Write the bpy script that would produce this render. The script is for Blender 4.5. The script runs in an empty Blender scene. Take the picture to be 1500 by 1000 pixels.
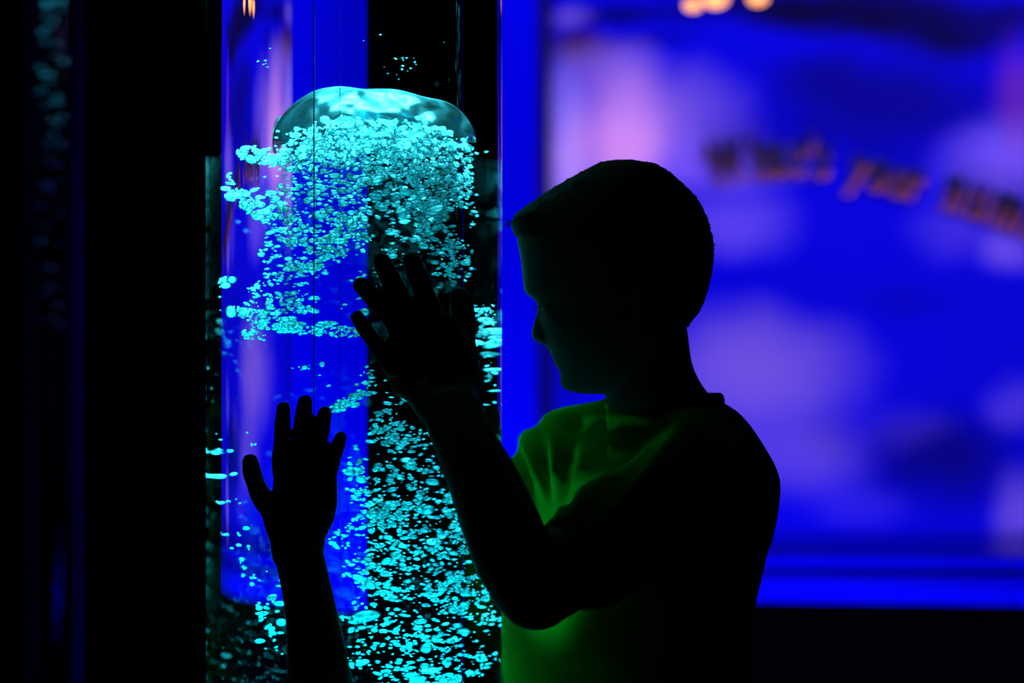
import bpy, bmesh, math, random
import numpy as np
from mathutils import Vector, Matrix
random.seed(7)
rng = np.random.default_rng(11)
sc = bpy.context.scene
C = sc.collection
PI = math.pi

# ------------------------------------------------------------------ camera, view, world
CX, CY, CZ, FPX = 0.1495, -2.6, 1.30, 4017.0
cam_d = bpy.data.cameras.new('camera')
cam = bpy.data.objects.new('camera', cam_d); C.objects.link(cam)
cam.location = (CX, CY, CZ); cam.rotation_euler = (PI/2, 0, 0)
cam_d.sensor_width = 36; cam_d.lens = FPX*36/1500
cam_d.dof.use_dof = True; cam_d.dof.focus_distance = 2.50; cam_d.dof.aperture_fstop = 3.2; cam_d.dof.aperture_ratio = .68
cam_d.clip_start = 0.05
sc.camera = cam
sc.view_settings.view_transform = 'Standard'; sc.view_settings.look = 'None'
sc.view_settings.gamma = 1; sc.view_settings.exposure = 0
sc.view_settings.use_curve_mapping = False
w = bpy.data.worlds.new('world'); sc.world = w; w.use_nodes = True
w.node_tree.nodes['Background'].inputs[0].default_value = (0, 0, 0, 1)
w.node_tree.nodes['Background'].inputs[1].default_value = 0
cy = sc.cycles
cy.max_bounces = 14; cy.transmission_bounces = 12; cy.glossy_bounces = 6
cy.diffuse_bounces = 2; cy.transparent_max_bounces = 16
cy.caustics_reflective = False; cy.caustics_refractive = False
cy.sample_clamp_indirect = 4

def area(name, loc, target, size, power, color, size_y=None, spread=180, shape=None):
    l = bpy.data.lights.new(name, 'AREA'); o = bpy.data.objects.new(name, l); C.objects.link(o)
    l.shape = shape or ('RECTANGLE' if size_y else 'DISK'); l.size = size
    if size_y: l.size_y = size_y
    l.energy = power; l.color = color; l.spread = math.radians(spread)
    o.location = loc
    d = Vector(target)-Vector(loc)
    o.rotation_euler = d.to_track_quat('-Z', 'Y').to_euler()
    return o
def spot(name, loc, target, power, color, ang=40, blend=.8, rad=.03):
    l = bpy.data.lights.new(name, 'SPOT'); o = bpy.data.objects.new(name, l); C.objects.link(o)
    l.energy = power; l.color = color; l.spot_size = math.radians(ang); l.spot_blend = blend; l.shadow_soft_size = rad
    o.location = loc
    o.rotation_euler = (Vector(target)-Vector(loc)).to_track_quat('-Z', 'Y').to_euler()
    return o

# lamps in the lid and the base of the bubble tube (cyan), blue wall washers, warm spots, added shirt light
area('tube_lid_lamp', (0, 0, 2.02), (0, 0, 0), .20, 30, (.07, .92, 1.0), spread=48)
area('tube_base_lamp', (0, 0, .66), (0, 0, 3), .20, 15, (.0, .82, 1.0), spread=70)
area('blue_wall_wash', (.75, 1.05, 2.55), (.80, 1.95, 1.35), 1.3, 10, (.42, .26, 1.0), size_y=.15, spread=110)
area('blue_floor_wash', (.75, 1.35, .45), (.75, 1.93, 1.25), 1.5, 4.5, (.36, .24, 1.0), size_y=.12, spread=130)
area('blue_side_wash', (-.05, .95, .55), (.02, 1.9, 1.15), .5, 4.2, (.0, .0, 1.0), size_y=.12, spread=120)
spot('warm_spot', (.42, 1.25, 2.25), (.335, 1.9, 1.615), 30, (1.0, .45, .34), 18, 1.0)
spot('warm_fill_spot', (1.1, .9, 2.35), (.95, 1.9, 1.5), 8, (1.0, .40, .25), 60, 1.0)
spot('shirt_fill_light', (.055, -.175, .90), (.205, 0, 1.20), 1.6, (.0, .8, 1.0), 40, 1.0, .02)  # added spot without a fixture, stands in for the tube's glow on the shirt

# ------------------------------------------------------------------ helpers
def px(u, v, y):
    s = (y-CY)/FPX
    return Vector((CX+(u-750)*s, y, CZ-(v-500)*s))
def nodes(name):
    m = bpy.data.materials.new(name); m.use_nodes = True
    return m, m.node_tree.nodes, m.node_tree.links, m.node_tree.nodes['Principled BSDF']
def mat(name, col, rough=.6, metal=0, bump=0, bscale=60, spec=.5, var=0):
    m, n, l, p = nodes(name)
    p.inputs['Base Color'].default_value = (*col, 1); p.inputs['Roughness'].default_value = rough
    p.inputs['Metallic'].default_value = metal; p.inputs['Specular IOR Level'].default_value = spec
    tc = n.new('ShaderNodeTexCoord'); nz = n.new('ShaderNodeTexNoise'); nz.inputs['Scale'].default_value = bscale
    l.new(tc.outputs['Object'], nz.inputs['Vector'])
    if bump:
        b = n.new('ShaderNodeBump'); b.inputs['Strength'].default_value = bump; b.inputs['Distance'].default_value = .002
        l.new(nz.outputs['Fac'], b.inputs['Height']); l.new(b.outputs['Normal'], p.inputs['Normal'])
    if var:
        mx = n.new('ShaderNodeMix'); mx.data_type = 'RGBA'
        mx.inputs[6].default_value = (*[c*(1-var) for c in col], 1); mx.inputs[7].default_value = (*[min(1, c*(1+var)) for c in col], 1)
        l.new(nz.outputs['Fac'], mx.inputs[0]); l.new(mx.outputs[2], p.inputs['Base Color'])
    return m
def glass(name, ior, col=(1, 1, 1)):
    m = bpy.data.materials.new(name); m.use_nodes = True; n = m.node_tree.nodes; l = m.node_tree.links
    n.clear(); o = n.new('ShaderNodeOutputMaterial'); g = n.new('ShaderNodeBsdfGlass')
    g.inputs['IOR'].default_value = ior; g.inputs['Roughness'].default_value = 0; g.inputs['Color'].default_value = (*col, 1)
    l.new(g.outputs[0], o.inputs[0]); return m

def link(name, bm, m, parent=None, smooth=True):
    me = bpy.data.meshes.new(name); bm.normal_update(); bm.to_mesh(me); bm.free()
    if m: me.materials.append(m)
    if smooth:
        for p in me.polygons: p.use_smooth = True
    o = bpy.data.objects.new(name, me); C.objects.link(o)
    if parent:
        o.parent = parent; o.matrix_parent_inverse = Matrix.Translation(-Vector(parent.location)) if parent.type == 'EMPTY' else Matrix()
    return o
def thing(name, label, cat, loc=(0, 0, 0), group=None):
    o = bpy.data.objects.new(name, None); C.objects.link(o); o.location = loc; o.empty_display_size = .05
    o['label'] = label; o['category'] = cat
    if group: o['group'] = group
    return o
def tag(o, label, cat, group=None, kind=None):
    o['label'] = label; o['category'] = cat
    if group: o['group'] = group
    if kind: o['kind'] = kind
    return o
def struct(o, label=None):
    o['kind'] = 'structure'
    if label: o['label'] = label
    return o
def box(bm, c, s, rz=0, bevel=0):
    r = bmesh.ops.create_cube(bm, size=1)
    vs = r['verts']
    M = Matrix.Translation(Vector(c)) @ Matrix.Rotation(rz, 4, 'Z') @ Matrix.Diagonal((*s, 1))
    bmesh.ops.transform(bm, matrix=M, verts=vs)
    if bevel:
        es = list({e for v in vs for e in v.link_edges})
        bmesh.ops.bevel(bm, geom=es, offset=bevel, segments=2, affect='EDGES')
def rings(bm, R, cap=True):
    """R: list of closed rings, each a list of points."""
    V = [[bm.verts.new(p) for p in r] for r in R]
    n = len(R[0])
    for a, b in zip(V, V[1:]):
        for i in range(n):
            bm.faces.new((a[i], a[(i+1) % n], b[(i+1) % n], b[i]))
    if cap:
        for r, flip in ((V[0], True), (V[-1], False)):
            c = bm.verts.new(sum((v.co for v in r), Vector())/n)
            for i in range(n):
                f = (r[i], r[(i+1) % n], c)
                bm.faces.new(f[::-1] if flip else f)
def lathe(bm, prof, n=64, c=(0, 0)):
    rings(bm, [[(c[0]+r*math.cos(2*PI*i/n), c[1]+r*math.sin(2*PI*i/n), z) for i in range(n)] for r, z in prof])
def interp(pts, n):
    """Catmull-Rom through rows of numbers."""
    P = [np.array(p, float) for p in pts]; out = []
    for i in range(len(P)-1):
        p0 = P[max(i-1, 0)]; p1 = P[i]; p2 = P[i+1]; p3 = P[min(i+2, len(P)-1)]
        for k in range(n):
            t = k/n
            out.append(.5*((2*p1)+(-p0+p2)*t+(2*p0-5*p1+4*p2-p3)*t*t+(-p0+3*p1-3*p2+p3)*t**3))
    out.append(P[-1]); return out
def limb(bm, pts, n=6, N=20, side=None):
    """pts rows: x y z ra rb; tapered limb with rounded ends. side: direction in which ra is measured."""
    S = interp(pts, n); R = []
    prev = None
    for i, s in enumerate(S):
        a = S[max(i-1, 0)][:3]; b = S[min(i+1, len(S)-1)][:3]
        t = Vector(b-a).normalized()
        ref = Vector(side) if side is not None else Vector((1, 0, 0))
        u = (ref-t*ref.dot(t)).normalized(); v = t.cross(u)
        R.append((Vector(s[:3]), u, v, t, s[3], s[4]))
    ring = []
    def mk(c, u, v, a, b): return [c+u*a*math.cos(2*PI*i/N)+v*b*math.sin(2*PI*i/N) for i in range(N)]
    c, u, v, t, a, b = R[0]; m = min(a, b)
    for q in (80, 60, 40, 20):
        q = math.radians(q); ring.append(mk(c-t*m*math.sin(q), u, v, a*math.cos(q), b*math.cos(q)))
    for c, u, v, t, a, b in R: ring.append(mk(c, u, v, a, b))
    c, u, v, t, a, b = R[-1]; m = min(a, b)
    for q in (20, 40, 60, 80):
        q = math.radians(q); ring.append(mk(c+t*m*math.sin(q), u, v, a*math.cos(q), b*math.cos(q)))
    rings(bm, ring)
def ball(bm, c, r, sub=3):
    x = bmesh.ops.create_icosphere(bm, subdivisions=sub, radius=1)
    r = r if hasattr(r, '__len__') else (r, r, r)
    bmesh.ops.transform(bm, matrix=Matrix.Translation(Vector(c)) @ Matrix.Diagonal((*r, 1)), verts=x['verts'])
def fuse(name, bm, m, voxel, parent=None, smooth=4, post=None):
    """unite overlapping closed shells into one continuous skin"""
    bmesh.ops.recalc_face_normals(bm, faces=bm.faces)
    o = link(name+'_tmp', bm, None)
    md = o.modifiers.new('r', 'REMESH'); md.mode = 'VOXEL'; md.voxel_size = voxel
    sm = o.modifiers.new('s', 'SMOOTH'); sm.factor = .5; sm.iterations = smooth
    dg = bpy.context.evaluated_depsgraph_get(); dg.update()
    me = bpy.data.meshes.new_from_object(o.evaluated_get(dg))
    old = o.data; bpy.data.objects.remove(o); bpy.data.meshes.remove(old)
    if post: post(me)
    me.name = name; me.materials.clear(); me.materials.append(m)
    for p in me.polygons: p.use_smooth = True
    o = bpy.data.objects.new(name, me); C.objects.link(o)
    if parent: o.parent = parent; o.matrix_parent_inverse = Matrix.Translation(-Vector(parent.location))
    return o

# ------------------------------------------------------------------ materials
M_black = mat('dark_paint', (.0012, .0012, .0014), 1, bump=.2, spec=0)
M_floor = mat('dark_carpet', (.004, .004, .0045), .95, bump=.5, bscale=300)
M_plinth = mat('black_laminate', (.006, .006, .007), .6, spec=.2)
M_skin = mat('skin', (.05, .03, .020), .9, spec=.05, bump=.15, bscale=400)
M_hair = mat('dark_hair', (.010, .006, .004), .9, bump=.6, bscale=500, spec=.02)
M_shirt = mat('green_cotton', (.05, .72, .015), .95, bump=.25, bscale=900, spec=.1)
M_shirt2 = mat('grey_cotton', (.10, .10, .11), .9, bump=.3, bscale=700)
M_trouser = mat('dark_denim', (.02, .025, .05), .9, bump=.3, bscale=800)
M_shoe = mat('shoe_canvas', (.05, .05, .055), .7)
M_sole = mat('shoe_rubber', (.3, .3, .3), .7)
M_ledge = mat('blue_ledge_paint', (.0, .0, .85), .7, spec=.05)
M_eye = mat('eyelid_skin', (.05, .03, .020), .9, spec=.05)
M_orange = mat('orange_acrylic', (.95, .33, .08), .5)
M_navy = mat('navy_letter_face', (.004, .004, .03), .5)
M_acrylic = glass('clear_acrylic', 1.49)
M_water = glass('water_in_tube', 1.333/1.49)
M_seam = mat('seam_glue', (.003, .003, .02), .5)

# ridged blue wall board
M_blue, n, l, p = nodes('blue_ridged_board')
p.inputs['Base Color'].default_value = (.0, .0, .85, 1); p.inputs['Roughness'].default_value = .8; p.inputs['Specular IOR Level'].default_value = .03
tc = n.new('ShaderNodeTexCoord'); wv = n.new('ShaderNodeTexWave'); wv.bands_direction = 'Z'; wv.inputs['Scale'].default_value = 42
l.new(tc.outputs['Object'], wv.inputs['Vector'])
b = n.new('ShaderNodeBump'); b.inputs['Strength'].default_value = .5; b.inputs['Distance'].default_value = .004
l.new(wv.outputs['Fac'], b.inputs['Height']); l.new(b.outputs['Normal'], p.inputs['Normal'])

# ------------------------------------------------------------------ mural wall frame (turned 8 degrees)
MY, MROT = 1.90, math.radians(-8.0)
ex = Vector((math.cos(MROT), math.sin(MROT), 0)); en = Vector((math.sin(MROT), -math.cos(MROT), 0))   # en towards camera
MO = px(1150, 500, MY)
def mural_uv(u, v, off=0):
    """(s, z) on the wall plane (off metres in front of it) met by this line of sight"""
    d = Vector(((u-750)/FPX, 1, -(v-500)/FPX)); o = Vector((CX, CY, CZ))
    t = ((MO+en*off)-o).dot(en)/d.dot(en)
    q = o+d*t
    return (q-MO).dot(ex), q.z
def mbox(bm, s0, s1, z0, z1, o0, o1, bevel=0):
    c = MO+ex*((s0+s1)/2)+en*((o0+o1)/2); box(bm, (c.x, c.y, (z0+z1)/2), (s1-s0, abs(o1-o0), z1-z0), MROT, bevel)

# mural print
def mural_material():
    m, n, l, p = nodes('cloudy_mural_print')
    p.inputs['Roughness'].default_value = .8; p.inputs['Specular IOR Level'].default_value = .05
    tc = n.new('ShaderNodeTexCoord')
    nz = n.new('ShaderNodeTexNoise'); nz.inputs['Scale'].default_value = 5; nz.inputs['Detail'].default_value = 4
    l.new(tc.outputs['Object'], nz.inputs['Vector'])
    sub = n.new('ShaderNodeVectorMath'); sub.operation = 'MULTIPLY_ADD'
    l.new(nz.outputs['Color'], sub.inputs[0]); sub.inputs[1].default_value = (.09, .09, .09)
    ad = n.new('ShaderNodeVectorMath'); ad.operation = 'SUBTRACT'; ad.inputs[1].default_value = (.045, .045, .045)
    l.new(tc.outputs['Object'], sub.inputs[2]); l.new(sub.outputs[0], ad.inputs[0])
    cur = None
    base = n.new('ShaderNodeRGB'); base.outputs[0].default_value = (.004, .004, .62, 1); cur = base.outputs[0]
    D = (.004, .004, .11); K = (.004, .004, .03); V = (.42, .36, .85); W = (.62, .66, 1.0); P_ = (.80, .62, .72); G = (.50, .42, .66)
    blobs = [(1300, 150, 260, 110, D, .75), (1380, 670, 170, 110, D, .8), (1210, 640, 60, 60, D, .3), (1200, 110, 100, 60, D, .5),
             (1180, 8, 330, 50, K, 1), (1400, 40, 150, 62, K, .97), (1290, 30, 140, 45, K, .95), (900, 20, 110, 18, K, .7), (1470, 30, 120, 30, D, .9),
             (850, 70, 60, 50, (.10, .015, .02), .85), (950, 60, 100, 20, D, .4),
             (832, 210, 46, 170, W, 1), (840, 20, 40, 25, V, .6), (915, 205, 100, 110, P_, .85), (900, 110, 90, 70, P_, .6), (1000, 170, 130, 90, G, .55), (1060, 240, 150, 60, V, .6),
             (1070, 330, 120, 70, V, .55), (1470, 240, 130, 90, V, .65), (1480, 365, 60, 45, V, .6), (1400, 330, 90, 60, V, .2),
             (1100, 540, 210, 110, G, .85), (1330, 440, 120, 40, D, .25), (1160, 660, 150, 90, G, .45), (1495, 760, 55, 90, G, .5), (1250, 740, 90, 50, V, .12), (1330, 620, 90, 50, V, .1), (1490, 150, 50, 120, (.5, .12, .2), .35), (1490, 590, 60, 60, V, .3)]
    for (u, v, ru, rv, col, st) in blobs:
        s, z = mural_uv(u, v); s1, _ = mural_uv(u+ru, v); _, z1 = mural_uv(u, v-rv)
        a = n.new('ShaderNodeVectorMath'); a.operation = 'SUBTRACT'; a.inputs[1].default_value = (s, 0, z-CZ)
        b = n.new('ShaderNodeVectorMath'); b.operation = 'MULTIPLY'; b.inputs[1].default_value = (1/(s1-s), 0, 1/(z1-z))
        le = n.new('ShaderNodeVectorMath'); le.operation = 'LENGTH'
        mr = n.new('ShaderNodeMapRange'); mr.interpolation_type = 'SMOOTHERSTEP'
        mr.inputs['From Min'].default_value = 1.15; mr.inputs['From Max'].default_value = .0
        mr.inputs['To Min'].default_value = 0; mr.inputs['To Max'].default_value = st
        mx = n.new('ShaderNodeMix'); mx.data_type = 'RGBA'; mx.inputs[7].default_value = (*col, 1)
        l.new(ad.outputs[0], a.inputs[0]); l.new(a.outputs[0], b.inputs[0]); l.new(b.outputs[0], le.inputs[0])
        l.new(le.outputs['Value'], mr.inputs['Value']); l.new(mr.outputs[0], mx.inputs[0]); l.new(cur, mx.inputs[6])
        cur = mx.outputs[2]
    l.new(cur, p.inputs['Base Color'])
    return m
M_mural = mural_material()
sL, _ = mural_uv(806, 500); _, zB = mural_uv(1150, 812); _, zT = mural_uv(1150, -60); sR = .56
mu = thing('mural_panel', 'wide cloudy blue and violet picture panel on the far wall behind the boy', 'mural', (MO.x, MO.y, zB))
bm = bmesh.new(); box(bm, ((sL+sR)/2, 0, (zB+zT)/2-CZ), (sR-sL, .02, zT-zB))
pr = link('print', bm, M_mural, None, False)
pr.parent = mu; pr.rotation_euler = (0, 0, MROT); pr.location = (0, 0, CZ-zB)
pr.location = Vector((MO.x, MO.y, CZ))-Vector(mu.location)-en*.01
bm = bmesh.new(); mbox(bm, sL-.02, sL, zB+.002, zT+.03, -.04, .0); mbox(bm, sL-.02, sR+.02, zT, zT+.03, -.04, .03)
link('panel_frame', bm, M_plinth, mu, False)

# ledge under the mural: round blue rail, shadow gap, bright fascia board
le = thing('display_ledge', 'bright blue painted ledge running under the cloudy picture panel', 'ledge', (MO.x, MO.y, .8))
s0, z_a = mural_uv(1150, 812, .02); _, z_b = mural_uv(1150, 834, .05)
bm = bmesh.new(); mbox(bm, sL-.03, sR, z_b, z_a, .001, .045, .008); link('rail', bm, M_ledge, le)
_, z_c = mural_uv(1150, 842, .06); _, z_d = mural_uv(1150, 882, .06)
bm = bmesh.new(); mbox(bm, sL-.03, sR, z_d, z_c, -.02, .06, .006); link('fascia_board', bm, M_ledge, le)

# lettering, raised orange drop layer behind navy faces
lt = thing('wall_lettering', 'raised navy words with orange lower edges curving across the cloudy picture', 'lettering', (MO.x, MO.y, 1.5))
def path_pt(u):
    pts = [(1035, 262), (1090, 250), (1150, 243), (1215, 248), (1290, 268), (1360, 285), (1430, 305), (1500, 332), (1600, 380), (1700, 440)]
    for (a, b), (c, d) in zip(pts, pts[1:]):
        if u <= c: return b+(d-b)*(u-a)/(c-a), math.atan2(d-b, c-a)
    return pts[-1][1], .5
def glyph(ch):
    cu = bpy.data.curves.new('g', 'FONT'); cu.body = ch; cu.size = 1; cu.extrude = .5; cu.offset = .03
    o = bpy.data.objects.new('g', cu); C.objects.link(o)
    dg = bpy.context.evaluated_depsgraph_get(); dg.update()
    me = bpy.data.meshes.new_from_object(o.evaluated_get(dg))
    wd = max((v.co.x for v in me.vertices), default=.2)
    bpy.data.objects.remove(o); bpy.data.curves.remove(cu); return me, wd
def word(text, u0, u1, size_px):
    gl = [glyph(c) for c in text]; tot = sum(g[1]+.08 for g in gl); k = (u1-u0)/tot
    for nm, m, off, th, dv in (('drop_layer', M_orange, .004, .006, 14), ('word', M_navy, .014, .010, 0)):
        bm = bmesh.new(); u = u0
        for me, wd in gl:
            uc = u+wd*k/2; v, an = path_pt(uc)
            s, z = mural_uv(uc, v+dv, off); s2, _ = mural_uv(uc+10, v, off); mpp = (s2-s)/10
            a = len(bm.verts); bm.from_mesh(me); bm.verts.ensure_lookup_table()
            for vt in bm.verts[a:]:
                X = (vt.co.x-wd/2)*k*mpp; Z = vt.co.y*size_px*mpp; T = vt.co.z*th
                X, Z = X*math.cos(-an)-Z*math.sin(-an), X*math.sin(-an)+Z*math.cos(-an)
                vt.co = MO*1+ex*(s+X)+en*(off+T)+Vector((0, 0, z-MO.z+Z))
            u += (wd+.08)*k
        if nm == 'word': top = link('word', bm, m, lt, False)
        else:
            low = link('drop_layer', bm, m, lt, False); low['label'] = 'orange lower edge of the word'
word("What's", 1043, 1218, 78); word('your', 1242, 1352, 72); word('number', 1378, 1600, 80)

# ------------------------------------------------------------------ room shell
def slab(name, c, s, m=M_black, rz=0):
    bm = bmesh.new(); box(bm, c, s, rz); return struct(link(name, bm, m, None, False))
slab('floor', (0, -.4, -.05), (6, 6.6, .1), M_floor)
slab('ceiling', (0, -.4, 3.05), (6, 6.6, .1))
slab('wall_left', (-2.05, -.4, 1.5), (.1, 6.6, 3))
slab('wall_right', (2.45, -.4, 1.5), (.1, 6.6, 3))
slab('wall_back', (.2, 2.45, 1.5), (4.6, .1, 3))
slab('wall_front', (.2, -3.45, 1.5), (4.6, .1, 3))
# blue ridged side board left of the mural, seen beside and through the tube
bL = px(470, 500, 1.74).x; bR = px(788, 500, 1.74).x
bm = bmesh.new(); box(bm, ((bL+bR)/2, 1.77, 1.46), (bR-bL, .06, 1.16))
tag(link('wall_board', bm, M_blue, None, False), 'flat blue ridged board between the bubble tube and the picture panel', 'board')
# carrying wall below / behind
bm = bmesh.new(); box(bm, ((bL+2.4)/2, 2.12, 1.5), (2.4-bL, .1, 3.0), math.radians(-3))
struct(link('wall_display', bm, M_black, None, False))
bm = bmesh.new(); mbox(bm, sL-.03, sR, .0, z_d-.002, -.03, .02)
struct(link('wall_dado', bm, M_black, None, False))

# ------------------------------------------------------------------ bubble tube
TR, TI = .140, .133
Z0, Z1 = .62, 2.08
tube = thing('bubble_tube', 'tall clear water-filled bubble column on a black plinth, touched by two hands', 'bubble tube', (0, 0, 0))
bm = bmesh.new(); lathe(bm, [(TR, Z0), (TR, Z0+.001), (TR, Z0+.003), (TR, Z1-.003), (TR, Z1-.001), (TR, Z1)], 192); bmesh.ops.recalc_face_normals(bm, faces=bm.faces)
ob = link('tube_wall', bm, M_acrylic, tube, False)
for pl in ob.data.polygons: pl.use_smooth = abs(pl.normal.z) < .5
bm = bmesh.new(); lathe(bm, [(TI, Z0+.01), (TI, Z0+.011), (TI, Z0+.013), (TI, Z1-.013), (TI, Z1-.011), (TI, Z1-.01)], 192); bmesh.ops.recalc_face_normals(bm, faces=bm.faces)
ob = link('water_column', bm, M_water, tube, False)
for pl in ob.data.polygons: pl.use_smooth = abs(pl.normal.z) < .5
bm = bmesh.new(); lathe(bm, [(.165, 0), (.165, .58), (.16, .60), (.150, .61), (.150, .93), (.1405, .931), (.1405, .612)], 96)  # upper collar added out of view to keep base lamp light off the boy
link('plinth', bm, M_plinth, tube)
bm = bmesh.new(); lathe(bm, [(.1405, 2.085), (.1405, 1.67), (.150, 1.67), (.150, 2.04), (.155, 2.05), (.155, 2.14), (.13, 2.16), (.02, 2.17)], 96)  # long skirt added out of view to shield face and hair from the lid lamp
link('lid', bm, M_plinth, tube)
def tube_hit(u):
    d = Vector(((u-750)/FPX, 1, 0)).normalized(); o = Vector((CX, CY, 0))
    b_ = o.dot(d); c_ = o.dot(o)-TR*TR; t = -b_-math.sqrt(b_*b_-c_); return o+d*t
for u, wd in ((460, .0011), (498, .0005)):
    q = tube_hit(u); a = math.atan2(q.y, q.x)
    bm = bmesh.new(); box(bm, (0, 0, (Z0+Z1)/2), (.0006, wd, Z1-Z0-.04)); bmesh.ops.transform(bm, matrix=Matrix.Translation((q.x, q.y, 0)) @ Matrix.Rotation(a, 4, 'Z'), verts=bm.verts)
    link('seam', bm, M_seam, tube, False)

# line of sight through the wall into the water
def refr(d, nrm, eta):
    c = -d.dot(nrm); k = 1-eta*eta*(1-c*c)
    return (d*eta+nrm*(eta*c-math.sqrt(max(k, 0)))).normalized()
def into(u, v):
    d = Vector(((u-750)/FPX, 1, -(v-500)/FPX)).normalized(); o = Vector((CX, CY, CZ))
    for R, eta in ((TR, 1/1.49), (TI, 1.49/1.333)):
        A = d.x*d.x+d.y*d.y; B = o.x*d.x+o.y*d.y; K = o.x*o.x+o.y*o.y-R*R
        D = B*B-A*K
        if D <= 0: return None
        o = o+d*((-B-math.sqrt(D))/A); nrm = Vector((o.x, o.y, 0)).normalized(); d = refr(d, nrm, eta)
    A = d.x*d.x+d.y*d.y; B = o.x*d.x+o.y*d.y
    return o, d, -2*B/A
# bubble material
def bubble_mat(name, col, rough, tr, bump):
    m = bpy.data.materials.new(name); m.use_nodes = True; n = m.node_tree.nodes; l = m.node_tree.links
    p = n['Principled BSDF']; out = n['Material Output']
    p.inputs['Base Color'].default_value = (*col, 1); p.inputs['Roughness'].default_value = rough
    p.inputs['Specular IOR Level'].default_value = 1.0
    t = n.new('ShaderNodeBsdfTransparent'); mx = n.new('ShaderNodeMixShader'); mx.inputs[0].default_value = tr
    if col[0] > .5:   # dark rim of internal reflection painted into bubble colour by view angle
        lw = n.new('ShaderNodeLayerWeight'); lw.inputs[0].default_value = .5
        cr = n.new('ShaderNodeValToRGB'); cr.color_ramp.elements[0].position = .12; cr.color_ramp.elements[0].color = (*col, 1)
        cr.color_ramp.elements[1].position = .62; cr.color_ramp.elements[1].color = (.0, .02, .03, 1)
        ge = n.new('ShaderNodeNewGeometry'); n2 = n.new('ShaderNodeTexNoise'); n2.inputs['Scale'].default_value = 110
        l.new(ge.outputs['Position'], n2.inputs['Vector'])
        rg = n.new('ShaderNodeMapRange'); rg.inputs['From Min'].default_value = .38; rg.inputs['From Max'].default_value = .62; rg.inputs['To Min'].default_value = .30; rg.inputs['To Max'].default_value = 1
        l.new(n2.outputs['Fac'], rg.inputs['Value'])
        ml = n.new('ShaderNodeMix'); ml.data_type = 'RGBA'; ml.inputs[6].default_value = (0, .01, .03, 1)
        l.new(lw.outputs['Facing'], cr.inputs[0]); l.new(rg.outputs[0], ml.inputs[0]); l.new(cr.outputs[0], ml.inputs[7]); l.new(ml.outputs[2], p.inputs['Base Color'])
    l.new(p.outputs[0], mx.inputs[1]); l.new(t.outputs[0], mx.inputs[2]); l.new(mx.outputs[0], out.inputs[0])
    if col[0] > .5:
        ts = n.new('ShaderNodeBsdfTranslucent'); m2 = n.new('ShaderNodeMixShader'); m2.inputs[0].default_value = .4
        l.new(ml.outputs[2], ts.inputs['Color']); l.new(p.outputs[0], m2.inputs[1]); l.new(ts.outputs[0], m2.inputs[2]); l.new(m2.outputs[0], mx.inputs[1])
    if bump:
        tc = n.new('ShaderNodeTexCoord'); nz = n.new('ShaderNodeTexNoise'); nz.inputs['Scale'].default_value = 350
        b = n.new('ShaderNodeBump'); b.inputs['Strength'].default_value = bump; b.inputs['Distance'].default_value = .002
        l.new(tc.outputs['Object'], nz.inputs['Vector']); l.new(nz.outputs['Fac'], b.inputs['Height']); l.new(b.outputs['Normal'], p.inputs['Normal'])
    return m
M_bub = bubble_mat('bubble_skin', (.75, 1, 1), .16, .25, 0)

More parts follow.
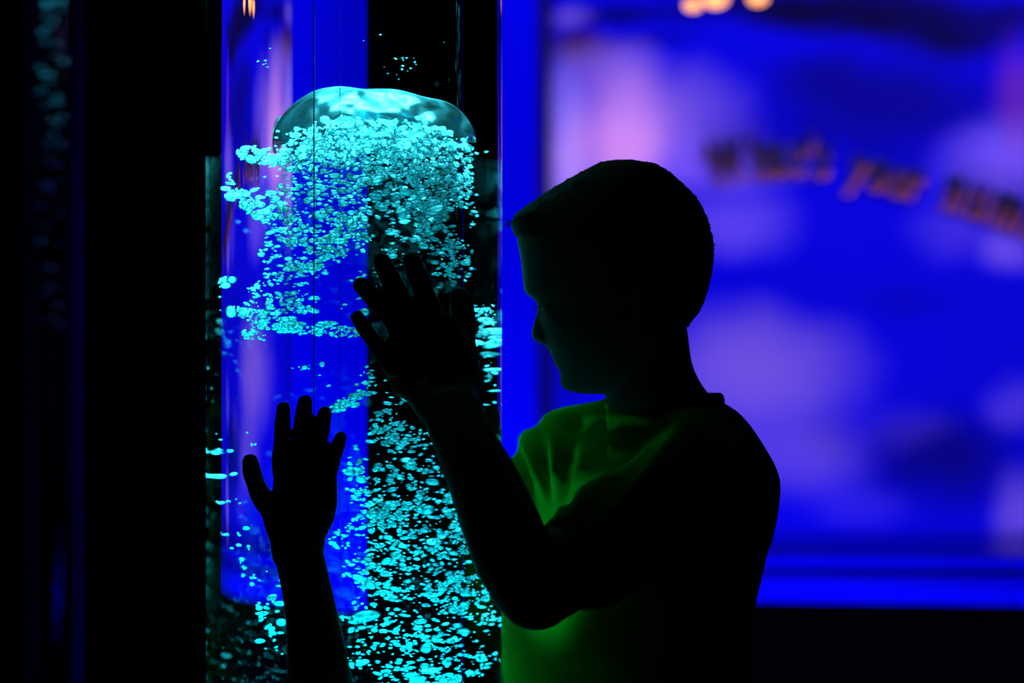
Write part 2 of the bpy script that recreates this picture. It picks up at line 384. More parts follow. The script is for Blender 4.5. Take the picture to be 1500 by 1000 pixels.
# clouds of bubbles: ellipses (u, v, ru, rv, tilt deg, count, size px, depth range)
clouds = [
 (545, 222, 148, 50, 0, 800, 5.0, .06, .5), (525, 205, 110, 30, 0, 300, 5.0, .04, .22), (630, 215, 55, 36, 20, 160, 5, .04, .3), (540, 270, 135, 45, 0, 380, 4.6, .15, .6),
 (380, 227, 32, 13, 8, 120, 4.6, .1, .4), (425, 238, 30, 10, 10, 50, 4, .1, .4), (352, 290, 26, 12, 30, 90, 4.6, .1, .5), (336, 268, 5, 22, 0, 24, 3.6, .1, .6),
 (400, 318, 62, 22, 40, 170, 4.6, .1, .6), (470, 300, 75, 40, 10, 240, 4.6, .1, .6), (430, 375, 55, 45, 0, 190, 4.5, .1, .6), (505, 345, 42, 36, -30, 240, 4.8, .05, .4),
 (480, 375, 40, 12, -35, 70, 5, .1, .4), (400, 430, 40, 32, 0, 130, 4.2, .1, .5), (395, 470, 52, 14, 12, 170, 4.6, .1, .5), (470, 482, 70, 10, 4, 150, 4.6, .1, .5), (375, 492, 26, 8, 15, 40, 4, .1, .5),
 (440, 445, 30, 16, 0, 60, 4.4, .1, .5), (355, 452, 18, 14, 0, 26, 4, .1, .5),
 (640, 275, 50, 36, 20, 260, 4.6, .1, .6), (590, 320, 34, 50, 20, 60, 4.2, .3, .8), (640, 345, 40, 26, 30, 110, 4.6, .1, .5), (665, 385, 30, 34, 20, 70, 4.8, .1, .5), (620, 300, 40, 30, 0, 60, 4, .3, .7),
 (685, 240, 8, 30, 0, 30, 4, .2, .6), (682, 270, 10, 40, 0, 26, 4.2, .1, .6), (690, 330, 14, 70, 0, 14, 3.6, .1, .6),
 (712, 455, 18, 14, 20, 26, 4.4, .2, .7), (715, 490, 16, 22, 0, 26, 4.6, .2, .8), (715, 560, 14, 50, 0, 18, 4.6, .3, .8), (705, 520, 20, 20, 0, 8, 4, .3, .8),
 (505, 592, 42, 9, -28, 60, 4.4, .1, .4), (535, 560, 12, 26, 20, 20, 3.8, .1, .5), (495, 545, 60, 24, 0, 8, 3.6, .1, .5), (470, 535, 5, 4, 0, 5, 4.5, .1, .2),
 (575, 575, 40, 20, 0, 14, 3.8, .3, .7),
 (565, 625, 28, 24, 0, 90, 5.4, .05, .35), (600, 650, 42, 38, 0, 110, 5.0, .1, .6), (590, 715, 78, 42, 0, 250, 4.8, .05, .7), (600, 775, 90, 42, 0, 280, 4.8, .05, .7),
 (605, 835, 105, 42, 0, 320, 4.8, .05, .7), (615, 900, 115, 42, 0, 330, 4.7, .05, .7), (615, 965, 118, 42, 0, 330, 4.7, .05, .7), (530, 690, 30, 50, 0, 60, 5.0, .1, .5), (690, 860, 34, 50, 60, 120, 5.2, .05, .5),
 (545, 765, 34, 18, -20, 70, 5, .05, .3), (680, 800, 12, 20, 50, 30, 5.6, .05, .3), (495, 790, 16, 16, 0, 24, 4.6, .05, .4), (610, 1040, 120, 50, 0, 260, 4.7, .05, .8), (620, 1120, 115, 60, 0, 200, 4.7, .05, .8),
 (400, 895, 26, 22, 20, 44, 4.8, .05, .5), (400, 940, 24, 24, 0, 26, 4.6, .05, .5), (380, 850, 34, 18, 0, 14, 4.2, .1, .5), (360, 800, 22, 30, 0, 20, 4.2, .1, .6), (375, 640, 16, 12, 0, 8, 3.4, .1, .4),
 (325, 660, 16, 12, 0, 12, 4.6, .2, .8), (330, 690, 18, 10, 0, 7, 4, .2, .8), (345, 735, 26, 5, -6, 12, 4.6, .1, .6), (335, 780, 18, 6, 0, 8, 4, .2, .8), (320, 640, 12, 8, 0, 5, 4, .2, .8),
 (330, 412, 14, 8, -20, 24, 4.4, .1, .5), (322, 445, 5, 14, 0, 5, 3, .1, .5), (540, 430, 60, 40, 0, 30, 4.4, .1, .5), (515, 420, 90, 30, 0, 26, 4.6, .1, .4),
 (600, 400, 60, 40, 0, 34, 4.2, .1, .6), (560, 100, 60, 60, 0, 8, 1.6, .1, .7), (600, 60, 90, 60, 0, 8, 1.4, .1, .7), (400, 100, 50, 60, 0, 6, 1.6, .1, .7), (470, 650, 70, 60, 0, 12, 2.6, .1, .6),
]
bubs = []
for (u, v, ru, rv, tilt, cnt, size, d0, d1) in clouds:
    a = math.radians(tilt); nc = max(1, cnt//5)
    cen = []
    for k in range(nc):
        r = math.sqrt(random.random()); th = random.random()*2*PI; cen.append((r*math.cos(th), r*math.sin(th)))
    for k in range(int(cnt*1.25)):
        if v > 600 and k % 10 < 3 or u < 545 and 260 < v < 500 and k % 10 < 3: continue
        if random.random() < .6:
            c = random.choice(cen); x, y = c[0]+random.gauss(0, .09), c[1]+random.gauss(0, .09)
        else:
            r = math.sqrt(random.random()); th = random.random()*2*PI; x, y = r*math.cos(th), r*math.sin(th)
        X, Y = x*ru, y*rv
        uu, vv = u+X*math.cos(a)-Y*math.sin(a), v+X*math.sin(a)+Y*math.cos(a)
        uu = min(max(uu, 306), 733)
        h = into(uu, vv)
        if not h: continue
        o, d, L = h
        f = d0+(d1-d0)*random.random()
        q = o+d*(L*f)
        s = size*math.exp(random.gauss(0, .42))*(2.6/FPX)/2*.90
        if random.random() < .05: s *= 1.5
        rad = math.hypot(q.x, q.y)
        if rad > TI-.006: q.x *= (TI-.006)/rad; q.y *= (TI-.006)/rad
        bubs.append((q, s))
bubs.sort(key=lambda b_: -b_[1])
print('bubbles', len(bubs))
ico = bmesh.new(); bmesh.ops.create_icosphere(ico, subdivisions=2, radius=1)
IV = np.array([v.co[:] for v in ico.verts]); IF = [[v.index for v in f.verts] for f in ico.faces]; ico.free()
def blob_verts(s):
    dirs = rng.normal(size=(3, 3)); ph = rng.random(3)*6
    V = IV.copy(); k = 1+sum(.10*np.sin(V@dirs[i]*1.9+ph[i]) for i in range(3))
    V = V*k[:, None]*np.array([1.2*rng.uniform(.85, 1.35), 1.1, rng.uniform(.6, .95)])*s
    t = rng.normal(0, .3); c, sn = math.cos(t), math.sin(t)
    return V@np.array([[c, 0, sn], [0, 1, 0], [-sn, 0, c]])
def mesh_from(name, V, F, m):
    me = bpy.data.meshes.new(name); me.from_pydata(V.tolist(), [], F); me.materials.append(m)
    for p_ in me.polygons: p_.use_smooth = True
    return me
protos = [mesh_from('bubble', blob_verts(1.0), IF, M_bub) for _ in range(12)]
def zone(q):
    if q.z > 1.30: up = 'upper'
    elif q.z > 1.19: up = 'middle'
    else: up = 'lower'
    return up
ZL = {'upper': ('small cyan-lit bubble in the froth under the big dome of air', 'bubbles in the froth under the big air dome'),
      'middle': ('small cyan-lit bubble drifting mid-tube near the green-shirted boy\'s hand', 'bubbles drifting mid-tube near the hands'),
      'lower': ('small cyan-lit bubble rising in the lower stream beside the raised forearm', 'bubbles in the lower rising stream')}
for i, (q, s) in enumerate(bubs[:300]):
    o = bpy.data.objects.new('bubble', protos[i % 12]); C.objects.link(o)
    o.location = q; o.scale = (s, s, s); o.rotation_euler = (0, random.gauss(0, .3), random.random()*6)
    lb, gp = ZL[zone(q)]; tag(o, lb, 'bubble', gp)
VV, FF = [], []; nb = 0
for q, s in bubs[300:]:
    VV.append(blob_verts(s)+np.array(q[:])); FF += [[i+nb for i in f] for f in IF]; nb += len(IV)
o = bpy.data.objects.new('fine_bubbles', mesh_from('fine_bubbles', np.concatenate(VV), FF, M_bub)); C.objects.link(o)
tag(o, 'fine cyan-lit bubbles swarming through the water of the tall clear tube', 'bubbles', kind='stuff')

# the big dome of air
M_dome = bpy.data.materials.new('air_dome'); M_dome.use_nodes = True
n = M_dome.node_tree.nodes; l = M_dome.node_tree.links; n.clear()
out = n.new('ShaderNodeOutputMaterial'); gl = n.new('ShaderNodeBsdfGlossy'); gl.inputs['Roughness'].default_value = .16; gl.inputs['Color'].default_value = (.75, .95, 1, 1)
tr = n.new('ShaderNodeBsdfTransparent'); tr.inputs['Color'].default_value = (.2, .25, .3, 1)
mx = n.new('ShaderNodeMixShader'); mx.inputs[0].default_value = .58
tc = n.new('ShaderNodeTexCoord'); nz = n.new('ShaderNodeTexNoise'); nz.inputs['Scale'].default_value = 26; nz.inputs['Detail'].default_value = 1.5
b = n.new('ShaderNodeBump'); b.inputs['Strength'].default_value = 1; b.inputs['Distance'].default_value = .03
l.new(tc.outputs['Object'], nz.inputs['Vector']); l.new(nz.outputs['Fac'], b.inputs['Height']); l.new(b.outputs['Normal'], gl.inputs['Normal'])
l.new(tr.outputs[0], mx.inputs[1]); l.new(gl.outputs[0], mx.inputs[2]); l.new(mx.outputs[0], out.inputs[0])
def water_pt(u, v, y):
    o, d, L = into(u, v); t = (y-o.y)/d.y; return o+d*t
pa = water_pt(398, 215, -.02); pb = water_pt(688, 205, -.02); pt = water_pt(530, 119, -.02)
hw = (pb.x-pa.x)/2; cxd = (pa.x+pb.x)/2; zb = (pa.z+pb.z)/2; hh = pt.z-zb
bm = bmesh.new(); NR, NA = 26, 72; R = []
for i in range(NR+1):
    q = i/NR*1.0; ang = q*PI/2
    rr = math.cos(ang)**.8; zz = math.sin(ang)**1.0
    if i == NR: rr = .02
    ring = []
    for k in range(NA):
        th = 2*PI*k/NA
        wob = 1+.03*math.sin(3*th+1)+.02*math.sin(5*th)
        x = rr*math.cos(th)*wob; y = rr*math.sin(th)*wob
        dz = (.35*math.sin(3*th)+.25*math.sin(7*th+2)) if i == 0 else .10*math.sin(2.4*x+.6)*(1-rr*.3)*-1+.03*math.sin(9*x+4*y)
        ring.append((cxd+x*hw, -.02+y*hw*.85, zb+hh*(zz*.92+dz*.8*(zz if i else 1))))
    R.append(ring)
rings(bm, R, False)
tag(link('air_dome', bm, M_dome), 'large glossy dome of air rising above the cyan froth inside the clear tube', 'bubble')

# slim second tube, far left, and the thin blue post beside it
q = px(76, 300, 1.2)
st = thing('slim_bubble_tube', 'dim slim bubble column standing in the dark at far left', 'bubble tube', (q.x, q.y, 0))
bm = bmesh.new(); lathe(bm, [(.030, .5), (.030, 2.1)], 48, (q.x, q.y)); bmesh.ops.recalc_face_normals(bm, faces=bm.faces)
ob = link('tube_wall', bm, bubble_mat('thin_dim_acrylic', (.0, .0, .0), .05, .9, 0), st)
bm = bmesh.new(); lathe(bm, [(.05, 0), (.05, .5), (.031, .505)], 48, (q.x, q.y)); link('plinth', bm, M_plinth, st)
bm = bmesh.new(); lathe(bm, [(.031, 2.1), (.045, 2.1), (.045, 2.15)], 48, (q.x, q.y)); link('lid', bm, M_plinth, st)
M_dimbub = mat('dim_bubble', (.3, .5, .55), .2, spec=1)
for i in range(60):
    v = random.choice([random.uniform(-10, 320), random.uniform(-10, 480)])
    c = px(76+random.uniform(-17, 17), v, 1.2+random.uniform(-.015, .015))
    o = bpy.data.objects.new('bubble', protos[i % 12]); C.objects.link(o); o.location = c
    s = random.uniform(.0018, .0045); o.scale = (s, s, s*1.5)
    tag(o, 'tiny dim teal bubble inside the slim far-left column', 'bubble', 'bubbles in the slim far column')
area('slim_tube_lamp', (q.x, q.y, 2.05), (q.x, q.y, 0), .04, .12, (.05, .7, 1.0), spread=30)
q = px(112, 300, 1.0)
bm = bmesh.new(); lathe(bm, [(.005, 0), (.005, 2.6)], 16, (q.x, q.y))
tag(link('slim_post', bm, M_ledge), 'thin blue-lit vertical post right of the dim far-left column', 'post')
spot('post_fill_light', (q.x+.25, q.y-.1, 1.45), (q.x, q.y, 1.42), .035, (.02, .02, 1), 100, 1.0)  # added blue light with no fixture, only brightens the post

# warm little lamps above the mural
M_bulb = bpy.data.materials.new('warm_bulb'); M_bulb.use_nodes = True
n = M_bulb.node_tree.nodes; l = M_bulb.node_tree.links; n.clear(); out = n.new('ShaderNodeOutputMaterial'); em = n.new('ShaderNodeEmission')
em.inputs[0].default_value = (1, .36, .12, 1); em.inputs[1].default_value = 2.2; l.new(em.outputs[0], out.inputs[0])
for (u, v, r, lb) in ((1015, 8, .011, 'lowest of the glowing orange lamps clustered above the picture'), (1048, -4, .018, 'larger glowing orange lamp in the cluster above the picture'), (1110, -3, .013, 'single orange lamp right of the lamp cluster above the picture')):
    c = px(u, v, 1.55)
    t = thing('warm_lamp', lb, 'lamp', c, 'orange lamps above the picture')
    bm = bmesh.new(); ball(bm, c, r, 3); link('bulb', bm, M_bulb, t)
    bm = bmesh.new(); lathe(bm, [(.010, c.z+r*.8), (.010, c.z+.05), (.003, c.z+.055), (.003, 3.0)], 20, (c.x, c.y)); link('lamp_stem', bm, M_plinth, t)

# ------------------------------------------------------------------ the boy
BY = -.03
boy = thing('person', 'boy in a green t-shirt seen side-on, head bowed, pressing one hand to the bubble tube', 'person', (.30, 0, 0))
body = bmesh.new()
head_rows = [  # v, front, back, half width
 (250, 895, 945, .018), (256, 875, 965, .036), (266, 855, 985, .048), (280, 832, 1002, .060), (302, 794, 1018, .068), (326, 764, 1030, .074), (348, 757, 1036, .076), (376, 762, 1036, .077),
 (400, 764.5, 1033, .076), (420, 767, 1027, .075), (429, 769, 1024, .074), (437, 781, 1020, .072), (450, 789, 1012, .070), (465, 791, 1004, .069), (480, 793, 998, .067), (495, 798, 990, .064), (503, 801, 984, .062), (511, 804, 978, .060),
 (516, 807, 974, .058), (521, 809, 970, .057), (526, 813, 966, .055), (534, 815, 960, .053), (542, 818.5, 955, .050), (552, 821, 945, .046), (562, 820.5, 932, .041), (569, 826, 918, .036), (574, 838, 900, .028), (576.5, 852, 886, .018)]
def prow(v, f, b_, w, yc=BY, N=40, e=2.3, narrow=.0):
    c = px((f+b_)/2, v, yc); h = (b_-f)/2*(yc-CY)/FPX; R = []
    for i in range(N):
        t = 2*PI*i/N; x = -math.copysign(abs(math.cos(t))**(2/e), math.cos(t)); y = math.copysign(abs(math.sin(t))**(2/e), math.sin(t))
        ww = w*(1-narrow*max(0, -x))
        R.append((c.x+x*h, c.y+y*ww, c.z))
    return R
rings(body, [prow(*r, narrow=.28) for r in interp(head_rows, 3)])
rings(body, [prow(*r, N=20) for r in interp([(440, 786, 815, .006), (455, 786.5, 815, .0065), (468, 783, 815, .0085), (480, 779.5, 815, .011), (492, 778.5, 815, .0145), (500, 784, 815, .013), (504, 795, 812, .009)], 4)])
c = px(816, 517, BY); ball(body, c, (.0062, .019, .0035)); c = px(818.5, 529, BY); ball(body, c, (.0058, .017, .0038))       # lips
for sy in (-1, 1):   # ears
    c = px(925, 430, BY)
    limb(body, [(c.x+.004, BY+sy*.074, c.z+.028, .010, .006), (c.x+.014, BY+sy*.082, c.z+.016, .012, .006), (c.x+.010, BY+sy*.080, c.z-.006, .009, .006), (c.x, BY+sy*.074, c.z-.024, .006, .005)])
# neck
rings(body, [prow(*r) for r in interp([(430, 915, 995, .045), (480, 905, 1006, .050), (530, 896, 1013, .050), (560, 891, 1026, .052), (580, 889, 1040, .054), (605, 892, 1052, .050), (650, 900, 1060, .045)], 4)])
# torso in a turned frame
AX = Vector((.55, -.835, 0)); FW = Vector((-.835, -.55, 0))
def trow(v, L, R_, a, inset=0, N=72, yc=0.0, e=2.25):
    c = px((L+R_)/2, v, yc); H = (R_-L)/2*(yc-CY)/FPX-inset; a = a-inset
    b_ = math.sqrt(max(H*H-(.55*a)**2, (.05)**2))/.835
    k = H/math.sqrt((.55*a)**2+(.835*b_)**2)
    return [c+AX*(a*k*math.copysign(abs(math.cos(t))**(2/e), math.cos(t)))+FW*(b_*k*math.copysign(abs(math.sin(t))**(2/e), math.sin(t))) for t in (2*PI*i/N for i in range(N))]
tor = [(583, 893, 1048, .055), (590, 868, 1057, .085), (600, 824, 1069, .125), (612, 803, 1078, .145), (625, 790, 1087, .158), (645, 767, 1098, .168), (665, 758, 1110, .174), (692, 748, 1121, .178), (716, 743, 1122, .178), (752, 740, 1119, .172),
       (788, 739, 1112, .165), (824, 739, 1105, .158), (852, 739, 1095, .154), (874, 739, 1089, .152), (920, 740, 1086, .152), (1000, 740, 1084, .155), (1090, 745, 1080, .160)]
rings(body, [trow(*r, inset=.016) for r in interp(tor, 3)])
# left arm (near the camera): shoulder, elbow, wrist
def L3(u, v, y, ra, rb): return (*px(u, v, y), ra, rb)
limb(body, [L3(1040, 690, -.10, .042, .042), L3(960, 745, -.16, .040, .040), L3(870, 805, -.21, .038, .038), L3(800, 852, -.245, .036, .036)], side=(0, 0, 1))
limb(body, [L3(785, 865, -.245, .0345, .0345), L3(758, 826, -.24, .0345, .0345), L3(735, 770, -.228, .0345, .034), L3(706, 700, -.205, .031, .030), L3(681, 648, -.19, .0275, .025), L3(662, 600, -.175, .0275, .020)], side=(1, 0, 0))
# left hand against the tube
def ty(u, extra):                                   # just in front of the tube wall
    x = CX+(u-750)*2.47/FPX; return -math.sqrt(max(TR*TR-x*x, 0))-extra
def finger(bm, pts, r0, r1, lift):
    P = interp([(u, v) for u, v in pts], 5); n_ = len(P)-1; out = []
    for i, (u, v) in enumerate(P):
        t = i/n_; r = (r0+(r1-r0)*t)*1.2
        r *= 1+.05*math.cos(2*PI*(t*2.6))           # knuckle swell
        out.append((*px(u, v, ty(u, r+.001+lift*(1-t))), r, r*.92))
    limb(bm, out, n=1, N=16)
finger(body, [(576, 540), (556, 513), (538, 487), (523, 464)], .0072, .0058, .006)    # little finger
finger(body, [(606, 525), (583, 480), (556, 446), (528, 417)], .0085, .0068, .007)
finger(body, [(632, 520), (606, 470), (580, 425), (559, 382)], .0090, .0074, .008)
finger(body, [(654, 510), (634, 460), (617, 418), (602, 379)], .0092, .0076, .008)
finger(body, [(668, 560), (676, 505), (679, 465), (672, 434)], .0105, .0085, .012)    # thumb
limb(body, [(*px(655, 600, -.165), .030, .019), (*px(640, 565, ty(640, .024)), .039, .017), (*px(627, 525, ty(627, .021)), .042, .015), (*px(612, 488, ty(617, .017)), .038, .0115)], side=(1, 0, -.35))
limb(body, [(*px(668, 590, -.165), .022, .017), (*px(672, 545, ty(672, .025)), .020, .015), (*px(675, 500, ty(675, .020)), .014, .011)])
# right arm hanging at the far side
RS = px(826, 692, .125)
limb(body, [(RS.x+.005, RS.y, RS.z-.01, .034, .034), (RS.x+.05, .17, RS.z-.12, .036, .036), (RS.x+.10, .19, RS.z-.24, .030, .030), (RS.x+.09, .19, RS.z-.36, .028, .026), (RS.x+.06, .18, RS.z-.46, .024, .018)])
for k, (dx, ln) in enumerate(((-.024, .06), (-.009, .07), (.006, .066), (.020, .052))):
    limb(body, [(RS.x+.05+dx*.6, .18, RS.z-.50, .009, .009), (RS.x+.045+dx, .178, RS.z-.54-ln*.3, .0085, .0085), (RS.x+.035+dx, .172, RS.z-.54-ln, .007, .007)], N=12)
limb(body, [(RS.x+.055, .18, RS.z-.45, .026, .016), (RS.x+.05, .18, RS.z-.53, .034, .014)])
limb(body, [(RS.x+.03, .175, RS.z-.48, .012, .011), (RS.x+.0, .165, RS.z-.54, .008, .008)], N=12)
# legs
for (x, y) in ((.245, .085), (.33, -.075)):
    limb(body, [(x, y, .86, .075, .080), (x+.005, y, .62, .062, .066), (x+.01, y, .44, .048, .050), (x+.02, y, .28, .046, .050), (x+.02, y, .10, .030, .032), (x+.015, y, .06, .030, .032)])
limb(body, [(*px(914, 1090, 0), .110, .070), (.268, 0, .88, .115, .075), (.28, 0, .82, .12, .08)], side=AX)
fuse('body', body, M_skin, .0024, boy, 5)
# eyes
for sy in (-1, 1):
    c = px(800, 452, BY+sy*.028); bm = bmesh.new(); ball(bm, (c.x+.0085, c.y*.9+BY*.1, c.z), .0105, 3); o = link('eye', bm, M_eye, boy)
    bm = bmesh.new()
    for k in range(9):
        a = (k-4)*.12; limb(bm, [(c.x-.004, c.y+(k-4)*.002, c.z+.003, .0004, .0004), (c.x-.013, c.y+(k-4)*.0028, c.z-.001, .0002, .0002)], n=2, N=6)
    link('eyelashes', bm, M_hair, boy)
# hair
hb = bmesh.new()
hair_rows = [(235.5, 902, 922, .012), (238, 884, 940, .030), (243, 870, 963, .043), (254, 849, 981, .056), (270, 820, 1000, .067), (290, 789, 1019, .074), (300, 773, 1026, .077), (312, 758, 1032, .079), (320, 751.5, 1036, .080), (327, 749, 1038, .081), (336, 751, 1040, .0815),
 (346, 756, 1043, .082), (354, 775, 1044, .082), (366, 800, 1045, .082), (384, 835, 1043.5, .082), (412, 870, 1040, .081), (436, 905, 1032, .078), (454, 935, 1024, .070), (468, 950, 1013, .062), (478, 965, 1007, .050)]
HR = [prow(*r, N=110, e=2.2, narrow=.25) for r in interp(hair_rows, 5)]
for ri, r in enumerate(HR):
    for i, p_ in enumerate(r):
        k = 1+.012*math.sin(i*2.3+ri*1.7)*math.sin(i*.9-ri*2.1)+random.gauss(0, .0035)
        c0 = px(905, 370, BY); v_ = Vector(p_)-c0; r[i] = c0+v_*k
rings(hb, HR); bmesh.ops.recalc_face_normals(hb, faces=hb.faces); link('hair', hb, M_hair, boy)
bm = bmesh.new()   # a few loose strands at the fringe and crown
for k in range(46):
    yy = random.uniform(-.05, .05); u = random.uniform(752, 860); v = 326-(u-750)*.62+abs(yy)*150
    c = px(u, v, BY+yy); limb(bm, [(c.x+.004, c.y, c.z, .0008, .0008), (c.x-.004, c.y+yy*.05, c.z+.001, .0007, .0007), (c.x-.010, c.y, c.z-.004, .0003, .0003)], n=2, N=6)
link('fringe_strands', bm, M_hair, boy)
# t-shirt with sleeves
sh = bmesh.new()
rings(sh, [trow(*r) for r in interp(tor+[(1150, 744, 1086, .164), (1200, 742, 1090, .168)], 3)])
limb(sh, [L3(1035, 690, -.09, .056, .056), L3(960, 745, -.155, .052, .050), L3(888, 793, -.20, .050, .047), L3(862, 812, -.212, .0475, .045)], side=(0, 0, 1))
limb(sh, [(RS.x+.01, RS.y-.02, RS.z-.01, .050, .046), (RS.x+.045, .15, RS.z-.10, .048, .046), (RS.x+.07, .17, RS.z-.16, .047, .045)])
def folds(me):
    F0 = px(814, 800, -.1)
    for v in me.vertices:
        q = v.co; x, z = q.x-F0.x, q.z-F0.z
        if z < -.05 or x > .16: w_ = 0
        else: w_ = 1
        d = math.hypot(x, z); ps = math.atan2(x, max(z, .001))
        amp = .0048*min(1, max(0, (d-.01)/.05))*w_*min(1, max(0, (.16-x)/.04))
        f = math.sin(ps*17+1.2*math.sin(ps*5+d*9)+d*6)
        f = f+.3*math.sin(ps*21+2)
        if x < .05: amp *= min(1, max(0, (.12-d)/.05))
        amp *= min(1, max(0, (d-.03)/.03))
        lw = .003*math.sin(q.z*70+q.x*30+2*math.sin(q.y*20)) if z < 0 else 0
        v.co = q+v.normal*(amp*f+lw*.6)
fuse('t_shirt', sh, M_shirt, .004, boy, 4, folds)
cb = bmesh.new()
R = []
for i in range(48):
    t = 2*PI*i/48
    c0 = px(968, 588, 0.0); x = c0.x+.055*math.cos(t); y = c0.y-.01+.060*math.sin(t); z = c0.z+.004*math.cos(t)-.003
    d = Vector((math.cos(t), math.sin(t), 0))
    R.append([Vector((x, y, z))+d*(.005*math.cos(a))+Vector((0, 0, .008*math.sin(a))) for a in (2*PI*k/10 for k in range(10))])
R.append(R[0]); rings(cb, R, False); bmesh.ops.remove_doubles(cb, verts=cb.verts, dist=1e-5); bmesh.ops.recalc_face_normals(cb, faces=cb.faces)
link('collar', cb, M_shirt, boy)
# trousers and shoes
tb = bmesh.new()
for (x, y) in ((.245, .085), (.33, -.075)):
    limb(tb, [(x, y, .88, .086, .090), (x+.005, y, .62, .074, .076), (x+.01, y, .44, .060, .062), (x+.02, y, .28, .056, .060), (x+.02, y, .12, .052, .052)])
limb(tb, [(.262, 0, .93, .130, .068), (.270, 0, .88, .138, .078), (.285, 0, .83, .135, .10)], side=AX)
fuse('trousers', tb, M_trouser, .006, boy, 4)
for (x, y) in ((.245, .085), (.33, -.075)):
    bm = bmesh.new(); limb(bm, [(x+.045, y, .055, .034, .036), (x, y, .055, .038, .040), (x-.08, y, .042, .040, .028), (x-.13, y, .036, .034, .020)], side=(0, 1, 0)); s_ = link('shoe', bm, M_shoe, boy)
    bm = bmesh.new(); limb(bm, [(x+.05, y, .012, .036, .011), (x-.05, y, .012, .042, .011), (x-.13, y, .012, .036, .011)], side=(0, 1, 0)); o = link('sole', bm, M_sole, None); o.parent = s_; o.matrix_parent_inverse = Matrix.Translation(-boy.location)

# ------------------------------------------------------------------ second child kneeling below the picture, one hand raised
kid = thing('person', 'raised forearm and spread hand of a second child, flat on the tube\'s lower left', 'person', (-.08, -.42, 0))
kb = bmesh.new()
finger(kb, [(415, 720), (411, 680), (413, 635), (415.5, 597)], .0072, .0058, .004)
finger(kb, [(434, 715), (436, 670), (442, 625), (447, 588)], .0074, .0062, .004)
finger(kb, [(452, 720), (461, 680), (469, 640), (476, 604)], .0072, .0059, .004)
finger(kb, [(470, 728), (482, 695), (491, 665), (499.5, 640)], .0064, .0052, .004)
finger(kb, [(408, 765), (385, 730), (371, 698), (366.5, 675)], .0088, .0066, .006)
limb(kb, [(*px(436, 812, ty(436, .026)), .0235, .018), (*px(436, 785, ty(436, .024)), .0255, .016), (*px(440, 755, ty(440, .021)), .0305, .015), (*px(446, 728, ty(446, .018)), .0300, .013), (*px(447, 695, ty(449, .015)), .0285, .011)], side=(1, 0, 0))
limb(kb, [(*px(420, 790, ty(420, .022)), .015, .014), (*px(408, 762, ty(408, .019)), .014, .013), (*px(395, 736, ty(395, .015)), .010, .010)], side=(1, 0, 0))
limb(kb, [(*px(436, 805, -.160), .0225, .018), (*px(441, 825, -.165), .0220, .0195), (*px(451, 872, -.175), .0226, .022), (*px(459, 920, -.185), .0243, .024), (*px(464, 960, -.20), .0265, .026), (*px(468, 1000, -.21), .0290, .028), (*px(474, 1060, -.24), .030, .030), (*px(480, 1120, -.28), .029, .030)], side=(1, 0, 0))
EL = px(480, 1120, -.28)
limb(kb, [(EL.x, EL.y, EL.z, .030, .030), (.02, -.34, .82, .032, .032), (.01, -.40, .735, .036, .036)])
HX, HY = -.10, -.41
ball(kb, (HX, HY, .855), (.066, .080, .088)); ball(kb, (HX, HY+.02, .81), (.050, .055, .050))
ball(kb, (HX, HY+.082, .835), (.010, .012, .013), 2)
for sx in (-1, 1): ball(kb, (HX+sx*.067, HY, .845), (.008, .014, .022), 2)
limb(kb, [(HX, HY-.005, .80, .038, .040), (HX, HY-.01, .70, .045, .045)])
limb(kb, [(HX, HY-.01, .70, .095, .055), (HX, HY-.015, .60, .100, .065), (HX, HY-.01, .50, .090, .062), (HX, HY-.005, .40, .095, .07)])
limb(kb, [(HX-.11, HY-.01, .70, .034, .034), (HX-.15, HY+.01, .58, .029, .029), (HX-.14, HY+.08, .48, .024, .024), (HX-.12, HY+.13, .43, .020, .018)])
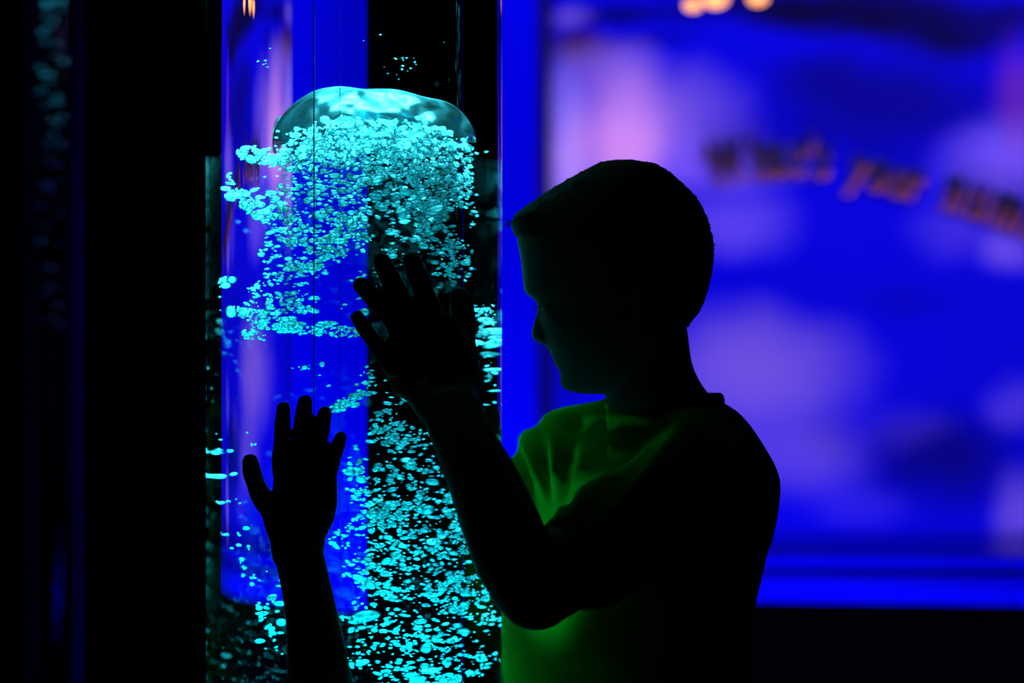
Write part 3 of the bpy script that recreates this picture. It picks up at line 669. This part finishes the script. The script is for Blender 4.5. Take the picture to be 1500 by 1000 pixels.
ball(kb, (HX-.115, HY+.155, .415), (.026, .030, .014), 2)
for k in range(4): limb(kb, [(HX-.135+k*.014, HY+.17, .412, .007, .007), (HX-.135+k*.014, HY+.205, .398, .006, .006)], N=10)
for sx in (-1, 1):
    limb(kb, [(HX+sx*.05, HY, .40, .060, .060), (HX+sx*.06, HY+.05, .22, .050, .050), (HX+sx*.06, HY+.08, .06, .042, .042)])
    limb(kb, [(HX+sx*.06, HY+.08, .055, .040, .040), (HX+sx*.06, HY-.08, .05, .036, .036), (HX+sx*.06, HY-.22, .045, .026, .026), (HX+sx*.06, HY-.30, .04, .03, .022)])
fuse('body', kb, M_skin, .0022, kid, 4)
bm = bmesh.new(); ball(bm, (HX, HY-.012, .868), (.073, .084, .088), 4)
for v in bm.verts:
    if v.co.y > HY+.03 and v.co.z < .88: v.co.y = HY+.03
    v.co += Vector((random.gauss(0, .0012), random.gauss(0, .0012), random.gauss(0, .0012)))
link('hair', bm, M_hair, kid)
sb = bmesh.new()
limb(sb, [(HX, HY-.01, .715, .105, .062), (HX, HY-.015, .60, .112, .075), (HX, HY-.01, .50, .104, .074), (HX, HY-.005, .40, .108, .082)])
limb(sb, [(HX+.06, HY-.01, .71, .045, .045), (.005, -.40, .735, .044, .044), (.016, -.36, .79, .041, .041)])
limb(sb, [(HX-.07, HY-.01, .71, .050, .050), (HX-.115, HY-.005, .69, .047, .047), (HX-.143, HY+.005, .62, .045, .045)])
fuse('t_shirt', sb, M_shirt2, .005, kid, 4)
tb = bmesh.new()
for sx in (-1, 1):
    limb(tb, [(HX+sx*.05, HY, .40, .068, .070), (HX+sx*.06, HY+.05, .22, .058, .058), (HX+sx*.06, HY+.08, .062, .049, .049)])
    limb(tb, [(HX+sx*.06, HY+.08, .056, .047, .047), (HX+sx*.06, HY-.08, .052, .043, .043), (HX+sx*.06, HY-.20, .048, .036, .036)])
limb(tb, [(HX, HY-.005, .44, .102, .078), (HX, HY, .36, .095, .07)])
fuse('trousers', tb, M_trouser, .006, kid, 4)
